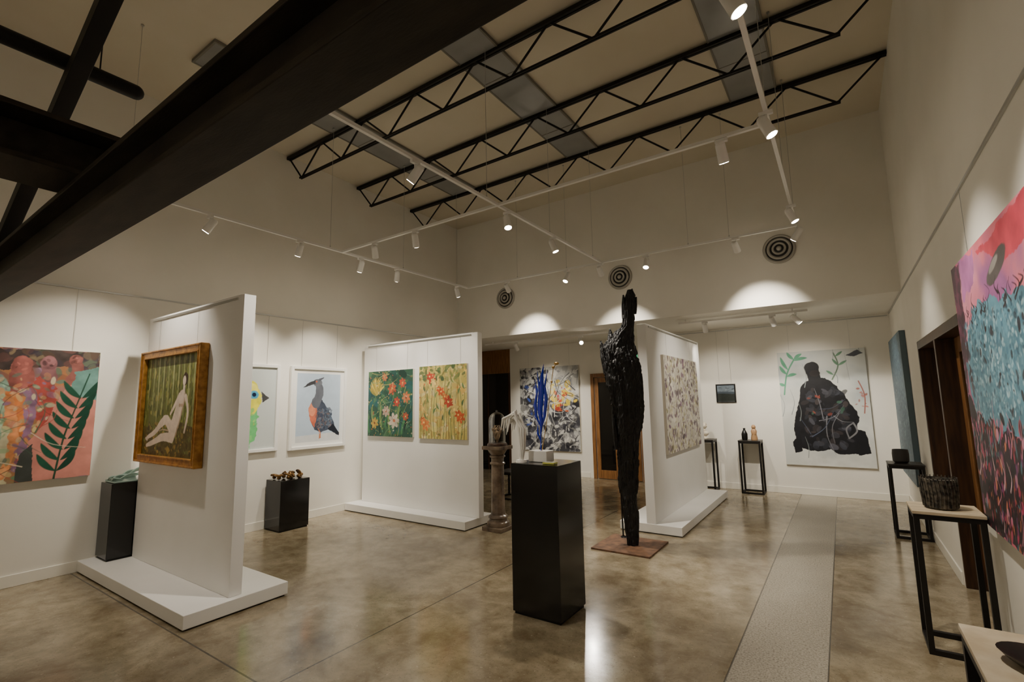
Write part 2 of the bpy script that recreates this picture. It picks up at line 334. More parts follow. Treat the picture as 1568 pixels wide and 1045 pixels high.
# ------------------------------------------------------------------ painting engine
def noise2(X,Y,fx,fy,seed,octv=3):
    out=np.zeros_like(X);amp=1;tot=0
    for o in range(octv):
        rg=np.random.RandomState(seed+o*17);gx,gy=X*fx*2**o,Y*fy*2**o
        n=64;G=rg.rand(n,n);ix=np.floor(gx).astype(int);iy=np.floor(gy).astype(int)
        tx=gx-ix;ty=gy-iy;tx=tx*tx*(3-2*tx);ty=ty*ty*(3-2*ty)
        g=lambda a,b:G[(iy+b)%n,(ix+a)%n]
        out+=amp*((g(0,0)*(1-tx)+g(1,0)*tx)*(1-ty)+(g(0,1)*(1-tx)+g(1,1)*tx)*ty);tot+=amp;amp*=.55
    return out/tot
class Pic:
    def __init__(s,w,h,col,nx=220):
        s.w,s.h=w,h;s.ar=w/h;s.nx=nx;s.ny=max(8,int(nx*h/w))
        s.X,s.Y=np.meshgrid(np.linspace(0,s.ar,s.nx),np.linspace(0,1,s.ny))
        s.J=(noise2(s.X,s.Y,18,18,5,3)-.5)
        s.img=np.ones((s.ny,s.nx,3))*np.array(lin(col));s.k=100
    def c(s,col): return np.array(lin(col))
    def put(s,mask,col,var=.25):
        s.k+=1
        v=1+var*(noise2(s.X,s.Y,14,14,s.k,3)-.5)*2 if var else 1
        m=np.clip(mask,0,1)[...,None];cc=s.c(col)*(v[...,None] if var else 1)
        s.img=s.img*(1-m)+cc*m
    def ell(s,u,v,rx,ry,col,rot=0,var=.25,wob=.15):
        dx=s.X-u*s.ar;dy=s.Y-v;c_,s_=math.cos(rot),math.sin(rot)
        a=(dx*c_+dy*s_)/rx;b=(-dx*s_+dy*c_)/ry
        d=np.sqrt(a*a+b*b)+wob*s.J*2
        s.put((1-d)*min(rx,ry)*s.ny*.8+.5,col,var)
    def poly(s,pts,col,var=.25,wob=.02):
        X=s.X+s.J*wob;Y=s.Y+np.roll(s.J,31,0)*wob
        P=[(p[0]*s.ar,p[1]) for p in pts];ins=np.zeros(X.shape,bool)
        for i in range(len(P)):
            x0,y0=P[i];x1,y1=P[i-1]
            c1=(y0>Y)!=(y1>Y);ins^=c1&(X<(x1-x0)*(Y-y0)/((y1-y0) or 1e-9)+x0)
        s.put(ins.astype(float),col,var)
    def stroke(s,pts,w,col,w2=None,var=.2,wob=.3):
        P=[(p[0]*s.ar,p[1]) for p in pts]
        if len(P)>2:
            Q=[]
            for i in range(len(P)-1):
                p0=P[max(i-1,0)];p1=P[i];p2=P[i+1];p3=P[min(i+2,len(P)-1)]
                for k in range(5):
                    t=k/5;Q.append(tuple(.5*((2*p1[j])+(-p0[j]+p2[j])*t+(2*p0[j]-5*p1[j]+4*p2[j]-p3[j])*t*t+(-p0[j]+3*p1[j]-3*p2[j]+p3[j])*t**3) for j in(0,1)))
            P=Q+[P[-1]]
        w2=w if w2 is None else w2;n=len(P)-1;D=np.full(s.X.shape,-9.)
        for i in range(n):
            (x0,y0),(x1,y1)=P[i],P[i+1];L=(x1-x0)**2+(y1-y0)**2+1e-12
            t=np.clip(((s.X-x0)*(x1-x0)+(s.Y-y0)*(y1-y0))/L,0,1)
            d=np.hypot(s.X-x0-t*(x1-x0),s.Y-y0-t*(y1-y0));ww=w+(w2-w)*((i+t)/n)
            D=np.maximum(D,ww*(1+wob*s.J)-d)
        s.put(D*s.ny+.5,col,var)
    def leaf(s,a,b,w,col,bend=.0):
        ax,ay,bx_,by=a[0]*s.ar,a[1],b[0]*s.ar,b[1];L=math.hypot(bx_-ax,by-ay);tx,ty=(bx_-ax)/L,(by-ay)/L
        q=((s.X-ax)*tx+(s.Y-ay)*ty)/L;d=-(s.X-ax)*ty+(s.Y-ay)*tx-bend*L*4*q*(1-q)
        ww=w*np.sin(np.clip(q,0,1)*math.pi)**.7
        s.put(np.where((q>0)&(q<1),(ww-np.abs(d))*s.ny+.5,0),col,.3)
    def dabs(s,n,cols,lo,hi,reg=(0,0,1,1),el=2.5,ang=None,seed=1,op=.6):
        rg=random.Random(seed)
        for i in range(n):
            u=rg.uniform(reg[0],reg[2])*s.ar;v=rg.uniform(reg[1],reg[3]);r=rg.uniform(lo,hi);e=r/rg.uniform(1.2,el)
            a=rg.uniform(0,math.pi) if ang is None else ang+rg.uniform(-.3,.3)
            px=s.nx/s.ar;i0,i1=int(max(0,(u-r*1.4)*px)),int(min(s.nx,(u+r*1.4)*px+2));j0,j1=int(max(0,(v-r*1.4)*s.ny)),int(min(s.ny,(v+r*1.4)*s.ny+2))
            if i1<=i0 or j1<=j0: continue
            dx=s.X[j0:j1,i0:i1]-u;dy=s.Y[j0:j1,i0:i1]-v;c_,s_=math.cos(a),math.sin(a)
            d=np.sqrt(((dx*c_+dy*s_)/r)**2+((-dx*s_+dy*c_)/e)**2)+s.J[j0:j1,i0:i1]*.8
            m=np.clip((1-d)*e*s.ny+.5,0,1)[...,None]*rg.uniform(op,1)
            c=np.array(lin(rg.choice(cols)))*rg.uniform(.75,1.2)
            s.img[j0:j1,i0:i1]=s.img[j0:j1,i0:i1]*(1-m)+c*m
    def flower(s,u,v,r,col,core,n=6,ph=0):
        for k in range(n):
            a=ph+2*math.pi*k/n;s.ell(u+r*.6*math.cos(a)/s.ar,v+r*.6*math.sin(a),r*.5,r*.28,tuple(max(0,min(255,int(c*(.88+.04*(k%4))))) for c in col),a,.3)
        s.ell(u,v,r*.22,r*.22,core)
    def line(s,n,cols,w,seed=1,reg=(0,0,1,1),ang=None,ln=.3):
        rg=random.Random(seed)
        for i in range(n):
            u=rg.uniform(reg[0],reg[2]);v=rg.uniform(reg[1],reg[3]);a=rg.uniform(0,6.28) if ang is None else ang+rg.uniform(-.25,.25);l=ln*rg.uniform(.5,1.2)
            s.stroke([(u,v),(u+l*.5*math.cos(a)+rg.uniform(-.03,.03),v+l*.5*math.sin(a)),(u+l*math.cos(a+.2),v+l*math.sin(a+.2))],w*rg.uniform(.5,1.4),rg.choice(cols),w*.3,0)
    def wash(s,fx,thr,gain,col,seed,amt=1.):
        s.put(np.clip((noise2(s.X,s.Y,fx,fx,seed)-thr)*gain,0,1)*amt,col,.2)
M_paint=newmat('oil_paint_canvas',rough=.5,spec=.3)
_a=nd(M_paint,'ShaderNodeAttribute',attribute_name='paint');lk(M_paint,_a.outputs['Color'],M_paint.node_tree.nodes['Principled BSDF'].inputs['Base Color'])
_n=nd(M_paint,'ShaderNodeTexNoise');_n.inputs['Scale'].default_value=90;_b=nd(M_paint,'ShaderNodeBump');_b.inputs['Strength'].default_value=.12;_b.inputs['Distance'].default_value=.004
_t=nd(M_paint,'ShaderNodeTexCoord');lk(M_paint,_t.outputs['Object'],_n.inputs['Vector']);lk(M_paint,_n.outputs['Fac'],_b.inputs['Height']);lk(M_paint,_b.outputs[0],M_paint.node_tree.nodes['Principled BSDF'].inputs['Normal'])
M_cside=newmat('canvas_edge',(205,198,182),.8)
M_gold=noisy(newmat('gilt_frame',rough=.4,metal=.35),(146,98,38),(196,142,66),18,5,.25,50)
M_wframe=newmat('white_frame',(238,236,230),.4)
M_bframe=newmat('black_frame',(15,14,14),.3)
def hang(name,pic,o,u,n,depth=.035,frame=None,fw=.04,fd=.03,wires=None,side=None):
    w,h=pic.w,pic.h;u=Vector(u);n=Vector(n);o=Vector(o)+n*.002;up=Vector((0,0,1))
    ctr=o+u*(w/2)+up*(h/2);g=empty(name,ctr)
    def pt(a,b,c): return u*(a-w/2)+up*(b-h/2)+n*c
    def bx(m,a0,a1,b0,b1,c0,c1):
        v=[m.bm.verts.new(pt(a,b,c)) for a in(a0,a1) for b in(b0,b1) for c in(c0,c1)]
        for f in((0,1,3,2),(4,6,7,5),(0,4,5,1),(2,3,7,6),(0,2,6,4),(1,5,7,3)): m.bm.faces.new([v[i] for i in f])
    m=MB();bx(m,0,w,0,h,.0,depth);m.done('stretcher',side or M_cside,g)
    ny,nx=pic.ny,pic.nx
    A=np.linspace(0,w,nx)-w/2;Bv=np.linspace(0,h,ny)-h/2
    AA,BB=np.meshgrid(A,Bv);U=np.array(u);N=np.array(n)
    V=AA[...,None]*U+BB[...,None]*np.array([0,0,1.])+N*(depth+.001)
    V=V.reshape(-1,3);idx=np.arange(nx*ny).reshape(ny,nx)
    F=np.stack([idx[:-1,:-1],idx[:-1,1:],idx[1:,1:],idx[1:,:-1]],-1).reshape(-1,4)
    me=bpy.data.meshes.new('painted_surface');me.vertices.add(len(V));me.vertices.foreach_set('co',V.ravel())
    me.loops.add(F.size);me.loops.foreach_set('vertex_index',F.ravel().astype(np.int32))
    me.polygons.add(len(F));me.polygons.foreach_set('loop_start',np.arange(0,F.size,4,dtype=np.int32))
    me.update(calc_edges=True);me.validate()
    at=me.color_attributes.new('paint','FLOAT_COLOR','POINT')
    C=np.ones((nx*ny,4));C[:,:3]=np.clip(pic.img.reshape(-1,3),0.002,1);at.data.foreach_set('color',C.ravel())
    me.materials.append(M_paint);ob=bpy.data.objects.new('painted_surface',me);COL.objects.link(ob);ob.parent=g
    if frame:
        m=MB();e=fw
        for a0,a1,b0,b1 in((-e,0,-e,h+e),(w,w+e,-e,h+e),(0,w,-e,0),(0,w,h,h+e)): bx(m,a0,a1,b0,b1,0,depth+fd)
        if frame is M_gold:
            for a0,a1,b0,b1 in((-e*1.12,-e*.8,-e*1.12,h+e*1.12),(w+e*.8,w+e*1.12,-e*1.12,h+e*1.12),(-e*.8,w+e*.8,-e*1.12,-e*.8),(-e*.8,w+e*.8,h+e*.8,h+e*1.12)): bx(m,a0,a1,b0,b1,.0,depth+fd+.012)
            for a0,a1,b0,b1 in((-.004,.012,-.004,h+.004),(w-.012,w+.004,-.004,h+.004),(0.012,w-.012,-.004,.012),(.012,w-.012,h-.012,h+.004)): bx(m,a0,a1,b0,b1,depth+.002,depth+fd+.006)
        m.done('frame',frame,g,bevel=.006)
    if wires:
        m=MB()
        for a in(.15*w,.85*w): m.cyl(pt(a,h-.02,.006),pt(a,wires-o.z,.006),.0015,n=6)
        m.done('hanging_wires',M_alu,g)
    return g
PX,PY=(1,0,0),(0,1,0)
# 1 colourful figurative abstract, left wall
p=Pic(1.45,1.26,(158,112,76),320)
p.wash(3,.42,3,(190,120,74),3);p.wash(4,.5,4,(126,134,92),8);p.wash(5,.52,4,(150,118,140),12)
p.poly([(0,.8),(.4,.84),(.7,.86),(1,.88),(1,1),(0,1)],(70,58,54),.6,.06)
p.dabs(120,[(90,70,58),(116,76,70),(96,110,90),(128,110,84),(70,60,70)],.02,.06,(0,.76,1,1),seed=4,op=.3)
for u,v,r,c in((.26,.84,.055,(120,116,96)),(.42,.87,.06,(152,120,92)),(.6,.87,.062,(158,92,84)),(.73,.9,.048,(146,98,100)),(.5,.73,.06,(130,156,138)),(.33,.7,.055,(186,166,136)),(.87,.93,.04,(150,92,84))):
    p.stroke([(u,v-r*.5),(u+.01,v-r*2.2),(u-.01,v-r*4)],r*.9,tuple(int(x*.95) for x in c),r*1.2,.6,.8)
    p.ell(u,v,r,r*1.15,c,0,.7,.3);p.dabs(8,[tuple(min(255,int(x*1.25)) for x in c),tuple(int(x*.6) for x in c)],.008,.022,(u-r*.5,v-r*.6,u+r*.5,v+r*.6),seed=int(u*100),op=.4)
p.poly([(.3,.6),(.42,.64),(.52,.7),(.62,.66),(.68,.48),(.62,.32),(.45,.27),(.34,.4)],(206,122,66),.7,.1)
p.poly([(.64,.72),(.7,.78),(.77,.7),(.79,.5),(.75,.34),(.7,.38),(.69,.56)],(168,74,66),.7,.08)
p.poly([(.0,.1),(.24,.1),(.36,.4),(.26,.56),(0,.5)],(132,138,88),.7,.1)
p.poly([(.34,.0),(.58,0),(.6,.3),(.5,.5),(.4,.4)],(186,178,144),.7,.1)
for pts,c in(([(.42,.66),(.47,.35),(.44,.06)],(206,192,156)),([(.55,.6),(.6,.32),(.56,.05)],(206,136,86)),([(.32,.6),(.34,.3),(.28,.02)],(122,146,100)),([(.66,.66),(.66,.35),(.62,.1)],(138,104,130)),([(.5,.66),(.52,.4),(.5,.2)],(150,176,150))): p.stroke(pts,.036,c,.018,.7,1.2)
p.dabs(420,[(214,146,92),(200,178,124),(122,150,112),(168,88,78),(134,104,128),(208,192,158),(96,122,106),(226,176,130)],.008,.034,(.05,.03,.8,.8),seed=9,op=.2)
p.poly([(.66,0),(.67,.3),(.75,.45),(.83,.72),(1,.76),(1,0)],(206,136,122),.2)
p.poly([(.62,.0),(.63,.2),(.69,.28),(.71,0)],(66,70,66))
p.poly([(.86,.64),(1,.6),(1,.88),(.86,.84)],(110,154,144),.4,.05)
p.stroke([(.81,0),(.84,.3),(.88,.5),(.95,.82)],.007,(30,70,52),.004)
for k in range(8):
    t=k/8;cx=.815+.115*t;cy=.06+.64*t
    p.leaf((cx,cy),(cx-.1,cy+.14),.022,(34,82,62),.08);p.leaf((cx+.005,cy),(cx+.095,cy+.15),.022,(28,70,54),-.08)
p.line(60,[(224,212,186),(176,84,74),(66,64,56),(70,100,80)],.0028,3,(.05,.1,.72,.8))
hang('figures_and_fern_painting',p,(XL,.27,.94),PY,PX,wires=2.86)
# 2 nude in birch forest, gold frame
p=Pic(1.22,.98,(104,112,56),280)
p.dabs(600,[(132,140,66),(96,108,50),(160,152,82),(76,88,42),(150,158,98)],.012,.04,(0,.0,1,1),seed=2,ang=1.57)
for k in range(22):
    u=.02+k*.046;p.stroke([(u,1),(u+.008*math.sin(k*3),.7),(u,.38+.1*math.sin(k*2.2))],.006+.004*(k%3),(176,178,126) if k%2 else (92,84,50),.003)
p.poly([(0,0),(1,0),(1,.28),(.7,.34),(.4,.22),(0,.3)],(92,84,46),.5)
p.dabs(260,[(132,114,54),(80,78,40),(168,142,74),(70,58,32),(120,128,70)],.01,.03,(0,0,1,.32),seed=6)
sk=(222,204,186);sh=(184,158,134)
p.stroke([(.71,.58),(.655,.43),(.58,.27)],.068,sh,.09);p.stroke([(.70,.59),(.65,.44),(.575,.28)],.058,sk,.078)
p.stroke([(.58,.24),(.46,.36),(.37,.33)],.058,sk,.042);p.stroke([(.37,.34),(.25,.24),(.1,.18)],.038,sk,.018);p.ell(.09,.165,.035,.015,sk,-.3)
p.stroke([(.57,.19),(.4,.19),(.24,.14),(.1,.1)],.052,sk,.018);p.stroke([(.5,.255),(.4,.265),(.32,.25)],.008,sh,.004)
p.stroke([(.77,.58),(.82,.43),(.78,.25)],.026,sk,.015);p.stroke([(.66,.6),(.57,.48),(.52,.42)],.022,sk,.015)
p.stroke([(.73,.62),(.735,.69)],.02,sk);p.ell(.745,.75,.052,.06,(56,38,26));p.ell(.73,.735,.032,.045,sk)
p.ell(.675,.5,.022,.016,sh);p.ell(.71,.5,.02,.016,sh)
hang('framed_nude_in_forest_painting',p,(-5.97,2.03,1.14),PX,(0,-1,0),.03,M_gold,.058,.035,wires=2.53)
# 3 parrot
p=Pic(.9,1.08,(196,202,198),200)
p.ell(.45,.4,.24,.42,(110,196,120),.1);p.ell(.55,.62,.2,.22,(230,222,66));p.ell(.62,.7,.1,.1,(240,232,110));p.ell(.67,.66,.06,.05,(80,166,200));p.ell(.67,.66,.025,.025,(20,30,60))
p.poly([(.78,.7),(.9,.62),(.8,.56)],(70,70,70));p.poly([(.3,.3),(.5,.05),(.6,.3)],(60,150,100));p.dabs(80,[(140,206,120),(90,180,110),(190,214,90)],.01,.03,(.3,.1,.7,.55),seed=7,ang=1.3)
hang('framed_parrot_print',p,(XL,2.76,1.05),PY,PX,.02,M_wframe,.045,.025,wires=2.86)
# 4 bird print
p=Pic(.84,1.1,(238,237,232),260)
p.poly([(.07,.05),(.93,.05),(.93,.95),(.07,.95)],(184,200,216),.06,0)
p.poly([(.07,.05),(.93,.05),(.93,.16),(.07,.13)],(212,214,214),.08,0)
p.poly([(.36,.56),(.46,.64),(.56,.6),(.68,.48),(.82,.28),(.84,.17),(.7,.2),(.55,.16),(.42,.2),(.34,.34)],(70,78,94),.5)
p.poly([(.35,.57),(.46,.58),(.47,.4),(.42,.23),(.33,.34),(.3,.48)],(200,108,84),.3);p.ell(.37,.47,.05,.09,(218,138,104))
p.stroke([(.44,.56),(.5,.66),(.5,.76),(.47,.82)],.066,(102,106,116),.045);p.ell(.46,.83,.07,.05,(108,112,120));p.poly([(.42,.865),(.28,.82),(.18,.765),(.3,.785),(.42,.815)],(62,62,66),.2);p.ell(.44,.845,.013,.011,(210,96,60));p.stroke([(.5,.87),(.58,.9)],.018,(88,92,102),.006)
p.dabs(120,[(58,66,84),(108,118,134),(90,104,122),(120,104,104)],.01,.028,(.46,.22,.76,.48),seed=3)
p.poly([(.68,.2),(.93,.1),(.93,.14),(.8,.27)],(34,38,48));p.line(3,[(196,120,80)],.007,5,(.5,.08,.56,.1),1.6,.12)
hang('framed_bird_print',p,(XL,3.91,1.03),PY,PX,.02,M_wframe,.045,.025,wires=2.86)
# 5/6 floral paintings
p=Pic(.99,1.0,(50,84,70),260)
p.dabs(200,[(52,92,72),(36,66,56),(84,120,84),(40,92,96),(62,104,70)],.03,.1,seed=5,op=.35)
for k in range(14): p.leaf((.05+.06*k,.02+.05*(k%4)),(.02+.07*k+.06*math.sin(k*2.1),.3+.1*(k%3)),.022,((72,124,84),(30,60,50),(110,136,80))[k%3],.1)
for k in range(12): a=.5+k*.2;p.leaf((.2,.62),(.2+.2*math.cos(a),.62+.3*math.sin(a)),.022,((206,184,86),(184,156,62),(150,140,66))[k%3],.06)
for u,v,r,c,q in((.55,.72,.09,(204,98,64),(230,180,90)),(.78,.8,.07,(196,84,60),(230,170,80)),(.86,.58,.08,(214,126,80),(110,50,40)),(.66,.52,.07,(190,76,60),(230,190,110)),(.6,.24,.11,(206,192,172),(170,110,80)),(.42,.38,.08,(196,170,150),(150,90,70)),(.16,.2,.08,(196,160,76),(110,70,40)),(.85,.3,.06,(186,92,66),(220,180,90)),(.38,.9,.06,(206,120,76),(240,200,110))): p.flower(u,v,r,c,q,7,u*9)
p.dabs(150,[(176,160,84),(196,104,70),(200,190,160),(80,130,110)],.006,.018,seed=6);p.line(50,[(26,46,38),(180,170,104),(120,150,120)],.0035,9)
hang('green_floral_painting',p,(-6.2,5.08,1.12),PX,(0,-1,0),wires=2.53)
p=Pic(.9,1.03,(196,180,104),260)
p.dabs(220,[(206,192,116),(186,168,90),(212,200,146),(168,156,90),(214,176,96)],.03,.08,seed=15,op=.35)
p.dabs(60,[(86,108,70),(70,92,62),(120,132,78)],.02,.05,(0,.8,1,1),seed=22)
for k in range(16): u=.04+k*.06;p.stroke([(u,.0),(u+.03*math.sin(k),.3),(u+.04*math.sin(k*1.7),.62+.1*(k%3))],.005,((98,96,56),(128,88,50),(80,108,70))[k%3],.003)
for k in range(22): u=.05+.043*k;v=.2+.6*((k*.37)%1);p.leaf((u,v),(u+.07*math.cos(k),v+.09),.014,((96,122,78),(126,140,84),(70,98,66))[k%3],.1)
for k in range(17): u=.08+.84*((k*.618)%1);v=.18+.74*((k*.381+.1)%1);p.flower(u,v,.045+.015*(k%3),((206,96,54),(220,130,70),(188,74,54),(226,196,120))[k%4],(236,206,120),6,k)
p.dabs(120,[(226,212,160),(196,100,60),(96,110,70)],.005,.015,seed=23);p.line(40,[(84,78,50),(124,76,46)],.0028,19,ang=1.5,ln=.3)
hang('yellow_floral_painting',p,(-5.08,5.08,1.11),PX,(0,-1,0),wires=2.53)
# 7 purple blossom painting
p=Pic(1.78,1.32,(206,200,186),300);p.dabs(260,[(216,210,196),(190,182,170),(200,190,150)],.02,.06,seed=25,op=.4)
p.dabs(330,[(98,70,90),(122,90,112),(82,58,72)],.01,.042,seed=26);p.dabs(160,[(150,140,90),(122,118,78),(166,158,112)],.01,.03,seed=27);p.line(50,[(90,74,74),(120,112,76)],.004,28,ang=1.3)
p.dabs(120,[(226,220,210)],.01,.022,seed=29)
hang('purple_blossom_painting',p,(-1.976,6.45,.88),PY,PX,wires=2.53)
# 8 cloaked figure
p=Pic(1.225,1.88,(198,200,194),280);p.wash(3,.4,3,(214,214,208),31);p.wash(5,.55,3,(176,182,182),33)
blk=(24,24,28)
p.poly([(.3,.73),(.4,.76),(.55,.76),(.66,.68),(.78,.55),(.86,.42),(.83,.3),(.9,.2),(.86,.11),(.6,.1),(.52,.14),(.3,.12),(.14,.16),(.13,.3),(.17,.45),(.22,.6)],blk,.6,.03)
p.stroke([(.42,.74),(.4,.82)],.05,blk);p.ell(.4,.85,.058,.05,blk);p.ell(.43,.8,.04,.03,(40,36,36))
p.poly([(.8,.32),(.92,.3),(.95,.12),(.82,.1)],blk);p.poly([(.1,.2),(.2,.28),(.2,.12),(.12,.1)],blk)
p.dabs(90,[(54,56,64),(40,42,48),(76,76,84),(62,56,56)],.012,.04,(.25,.15,.75,.66),seed=34,op=.3);p.line(8,[(120,120,126),(80,88,108)],.003,35,(.3,.2,.7,.5))
p.dabs(10,[(130,66,56),(64,96,80)],.01,.025,(.3,.4,.7,.6),seed=36);p.stroke([(.74,.24),(.83,.3),(.8,.37)],.006,(120,120,122));p.stroke([(.74,.24),(.72,.32),(.8,.37)],.005,(110,110,114))
gr=(84,150,116)
p.stroke([(.05,.62),(.1,.8),(.2,.93)],.006,gr)
for a,b,c,d in((.1,.8,.02,.88),(.12,.84,.04,.96),(.2,.93,.3,.98),(.2,.93,.12,1.),(.1,.78,.22,.8),(.07,.7,.0,.72),(.2,.92,.36,.94)): p.leaf((a,b),(c,d),.014,gr,.06)
p.stroke([(.62,.74),(.7,.86),(.66,.97)],.005,(100,120,100))
for a,b,c,d in((.7,.86,.8,.9),(.7,.86,.64,.92),(.64,.78,.56,.82),(.68,.94,.76,.98)): p.leaf((a,b),(c,d),.01,(106,144,116))
p.poly([(.78,.94),(.92,.99),(.98,.96),(.88,.93)],(84,86,92));p.stroke([(.93,.45),(.95,.6),(.9,.72)],.004,(150,90,80));p.dabs(10,[(166,100,90)],.008,.016,(.84,.5,.98,.72),seed=38)
p.line(10,[(130,138,138)],.0025,39,ang=1.5,ln=.2)
hang('cloaked_figure_painting',p,(-.87,Y2,.48),PX,(0,-1,0),wires=2.84)
# 9 alcove abstract
p=Pic(1.52,1.86,(186,186,180),260);p.dabs(160,[(210,208,200),(164,164,162),(126,126,130)],.03,.08,seed=41,op=.4)
p.dabs(190,[(54,54,60),(38,38,44),(80,80,88)],.02,.07,(0,.0,1,.62),seed=42,op=.4);p.dabs(70,[(46,46,52)],.015,.04,(0,.6,.5,1),seed=49)
p.dabs(40,[(216,186,60),(222,204,100)],.015,.05,(.55,.5,.95,.85),seed=43);p.dabs(22,[(180,60,50),(196,96,56)],.012,.035,(.6,.45,.8,.75),seed=44);p.dabs(34,[(60,80,150),(60,66,110)],.012,.04,(.1,.3,.45,.8),seed=45)
p.dabs(120,[(214,212,206),(200,200,196)],.01,.035,seed=46);p.line(70,[(34,34,38),(214,214,210)],.004,47)
hang('large_gestural_abstract_painting',p,(-6.2,Y2,.52),PX,(0,-1,0),wires=2.86)
# 10 small landscape
p=Pic(.29,.29,(60,70,80),80);p.poly([(0,0),(1,0),(1,.45),(0,.5)],(34,40,36));p.poly([(0,.62),(1,.58),(1,1),(0,1)],(104,116,126));p.dabs(16,[(80,90,96),(130,140,146)],.03,.12,(0,.6,1,1),seed=3,el=5,ang=0)
hang('small_framed_landscape',p,(-1.885,Y2,1.545),PX,(0,-1,0),.015,M_bframe,.022,.012,wires=2.84)
# 11 large pink and teal painting, right wall
p=Pic(1.95,1.6,(206,104,128),460)
p.wash(3,.4,3,(218,140,160),51);p.wash(4,.55,5,(156,92,144),56);p.wash(6,.58,5,(222,112,126),59)
p.poly([(0,.55),(.09,.62),(.12,1),(0,1)],(104,54,80),.5,.05);p.poly([(.34,.97),(.6,.88),(1,.86),(1,1)],(204,66,86),.4,.05);p.poly([(.12,.84),(.28,.88),(.32,.98),(.14,1)],(176,104,160),.4,.05)
p.poly([(.05,.6),(.14,.74),(.3,.83),(.42,.8),(.6,.78),(1,.74),(1,.4),(.7,.36),(.4,.38),(.15,.4),(.06,.48)],(88,136,154),.5,.07)
p.dabs(1500,[(106,152,170),(72,118,140),(134,174,186),(54,90,110),(160,192,200)],.006,.016,(.07,.41,1,.76),seed=52,op=.4)
p.dabs(110,[(44,40,50)],.006,.02,(.06,.4,1,.78),seed=60)
p.ell(.52,.875,.12,.035,(84,78,76),.25);p.ell(.5,.885,.06,.014,(140,134,128),.25)
p.poly([(0,.0),(1,0),(1,.38),(.7,.35),(.4,.38),(.15,.4),(.03,.48),(0,.5)],(44,30,40),.5,.06)
p.dabs(560,[(190,60,100),(210,96,136),(156,50,62),(196,116,84),(84,126,136),(124,58,116),(210,140,164)],.006,.025,(0,.0,1,.4),seed=53,ang=1.3,el=4,op=.4)
p.dabs(230,[(28,22,30)],.008,.028,(0,0,1,.42),seed=54)
p.line(50,[(206,130,152),(214,180,184),(96,150,158)],.0035,55,(0,.02,1,.4),1.3,.12)
p.dabs(50,[(60,40,52)],.01,.04,(.0,.5,.1,1),seed=57)
p.line(40,[(40,28,38)],.004,58,(.05,.74,1,.8),1.4,.05)
hang('large_pink_and_teal_painting',p,(XR,4.19,.81),(0,-1,0),(-1,0,0),.045,wires=2.86)
# 12 blue woven relief in alcove
p=Pic(1.6,1.9,(96,118,132),220);p.dabs(1400,[(120,146,160),(80,98,112),(150,170,178),(62,76,88)],.008,.016,seed=61,el=5,ang=.7)
hang('blue_woven_relief_artwork',p,(XR,9.22,.5),(0,-1,0),(-1,0,0),.06,side=newmat('relief_edge',(90,108,118),.7))
# ------------------------------------------------------------------ plinths
def plinth(name,x0,x1,y0,y1,z0,h):
    g=empty(name,((x0+x1)/2,(y0+y1)/2,z0));a,b=(x1-x0)/2,(y1-y0)/2
    B('case',M_gloss,(-a,a,-b,b,.02,h),parent=g,bevel=.004)
    B('recessed_kick',M_black,(-a+.012,a-.012,-b+.012,b-.012,0,.02),parent=g)
plinth('black_plinth',-2.22,-1.80,3.21,3.61,0,1.12)
plinth('black_plinth',-6.42,-6.115,1.82,2.13,.113,.745)
plinth('black_plinth',-6.42,-6.07,3.57,3.98,0,.64)
def stand(name,x0,x1,y0,y1,h,top,t=.028):
    g=empty(name,((x0+x1)/2,(y0+y1)/2,0));a,b=(x1-x0)/2,(y1-y0)/2;m=MB()
    for sx in(-1,1):
        for sy in(-1,1):
            m.box(min(sx*a,sx*(a-t)),max(sx*a,sx*(a-t)),min(sy*b,sy*(b-t)),max(sy*b,sy*(b-t)),0,h-.02)
    for z in(0,h-.05):
        for sy in(-1,1): m.box(-a+t,a-t,min(sy*b,sy*(b-t)),max(sy*b,sy*(b-t)),z,z+t)
        for sx in(-1,1): m.box(min(sx*a,sx*(a-t)),max(sx*a,sx*(a-t)),-b+t,b-t,z,z+t)
    m.done('steel_frame',M_black,g)
    B('top_board',top,(-a-.004,a+.004,-b-.004,b+.004,h-.02,h),parent=g,bevel=.003)
M_dtop=newmat('dark_top',(34,30,26),.4)
stand('display_stand',.37,.69,7.08,7.42,.82,M_dtop)
stand('display_stand',.31,.655,4.09,4.43,.862,M_wood,.03)
stand('display_stand',.25,.655,1.72,2.18,.862,M_stone,.03)
stand('display_stand',-1.54,-1.20,9.08,9.4,.88,M_dtop)
stand('display_stand',-2.28,-1.94,9.05,9.38,.88,M_dtop)
stand('low_bench_stand',-4.95,-4.55,6.7,7.1,.45,M_dtop)
# ------------------------------------------------------------------ charred wood sculpture
M_char=newmat('charred_wood',(24,23,23),.6,spec=.45)
b=M_char.node_tree.nodes['Principled BSDF']
tc=nd(M_char,'ShaderNodeTexCoord');mp=nd(M_char,'ShaderNodeMapping');mp.inputs['Scale'].default_value=(1,1,.28);lk(M_char,tc.outputs['Object'],mp.inputs[0])
vo=nd(M_char,'ShaderNodeTexVoronoi',feature='DISTANCE_TO_EDGE');vo.inputs['Scale'].default_value=34;lk(M_char,mp.outputs[0],vo.inputs['Vector'])
bp=nd(M_char,'ShaderNodeBump');bp.inputs['Strength'].default_value=1;bp.inputs['Distance'].default_value=.03;lk(M_char,vo.outputs['Distance'],bp.inputs['Height']);lk(M_char,bp.outputs[0],b.inputs['Normal'])
g=empty('charred_wood_sculpture',(-2.05,5.28,0))
B('rusted_base_plate',M_rust,(-.35,.30,-.30,.34,.0,.018),parent=g,bevel=.002)
Ld=Vector((.85,.527,0)).normalized();Dd=Vector((-.527,.85,0)).normalized()
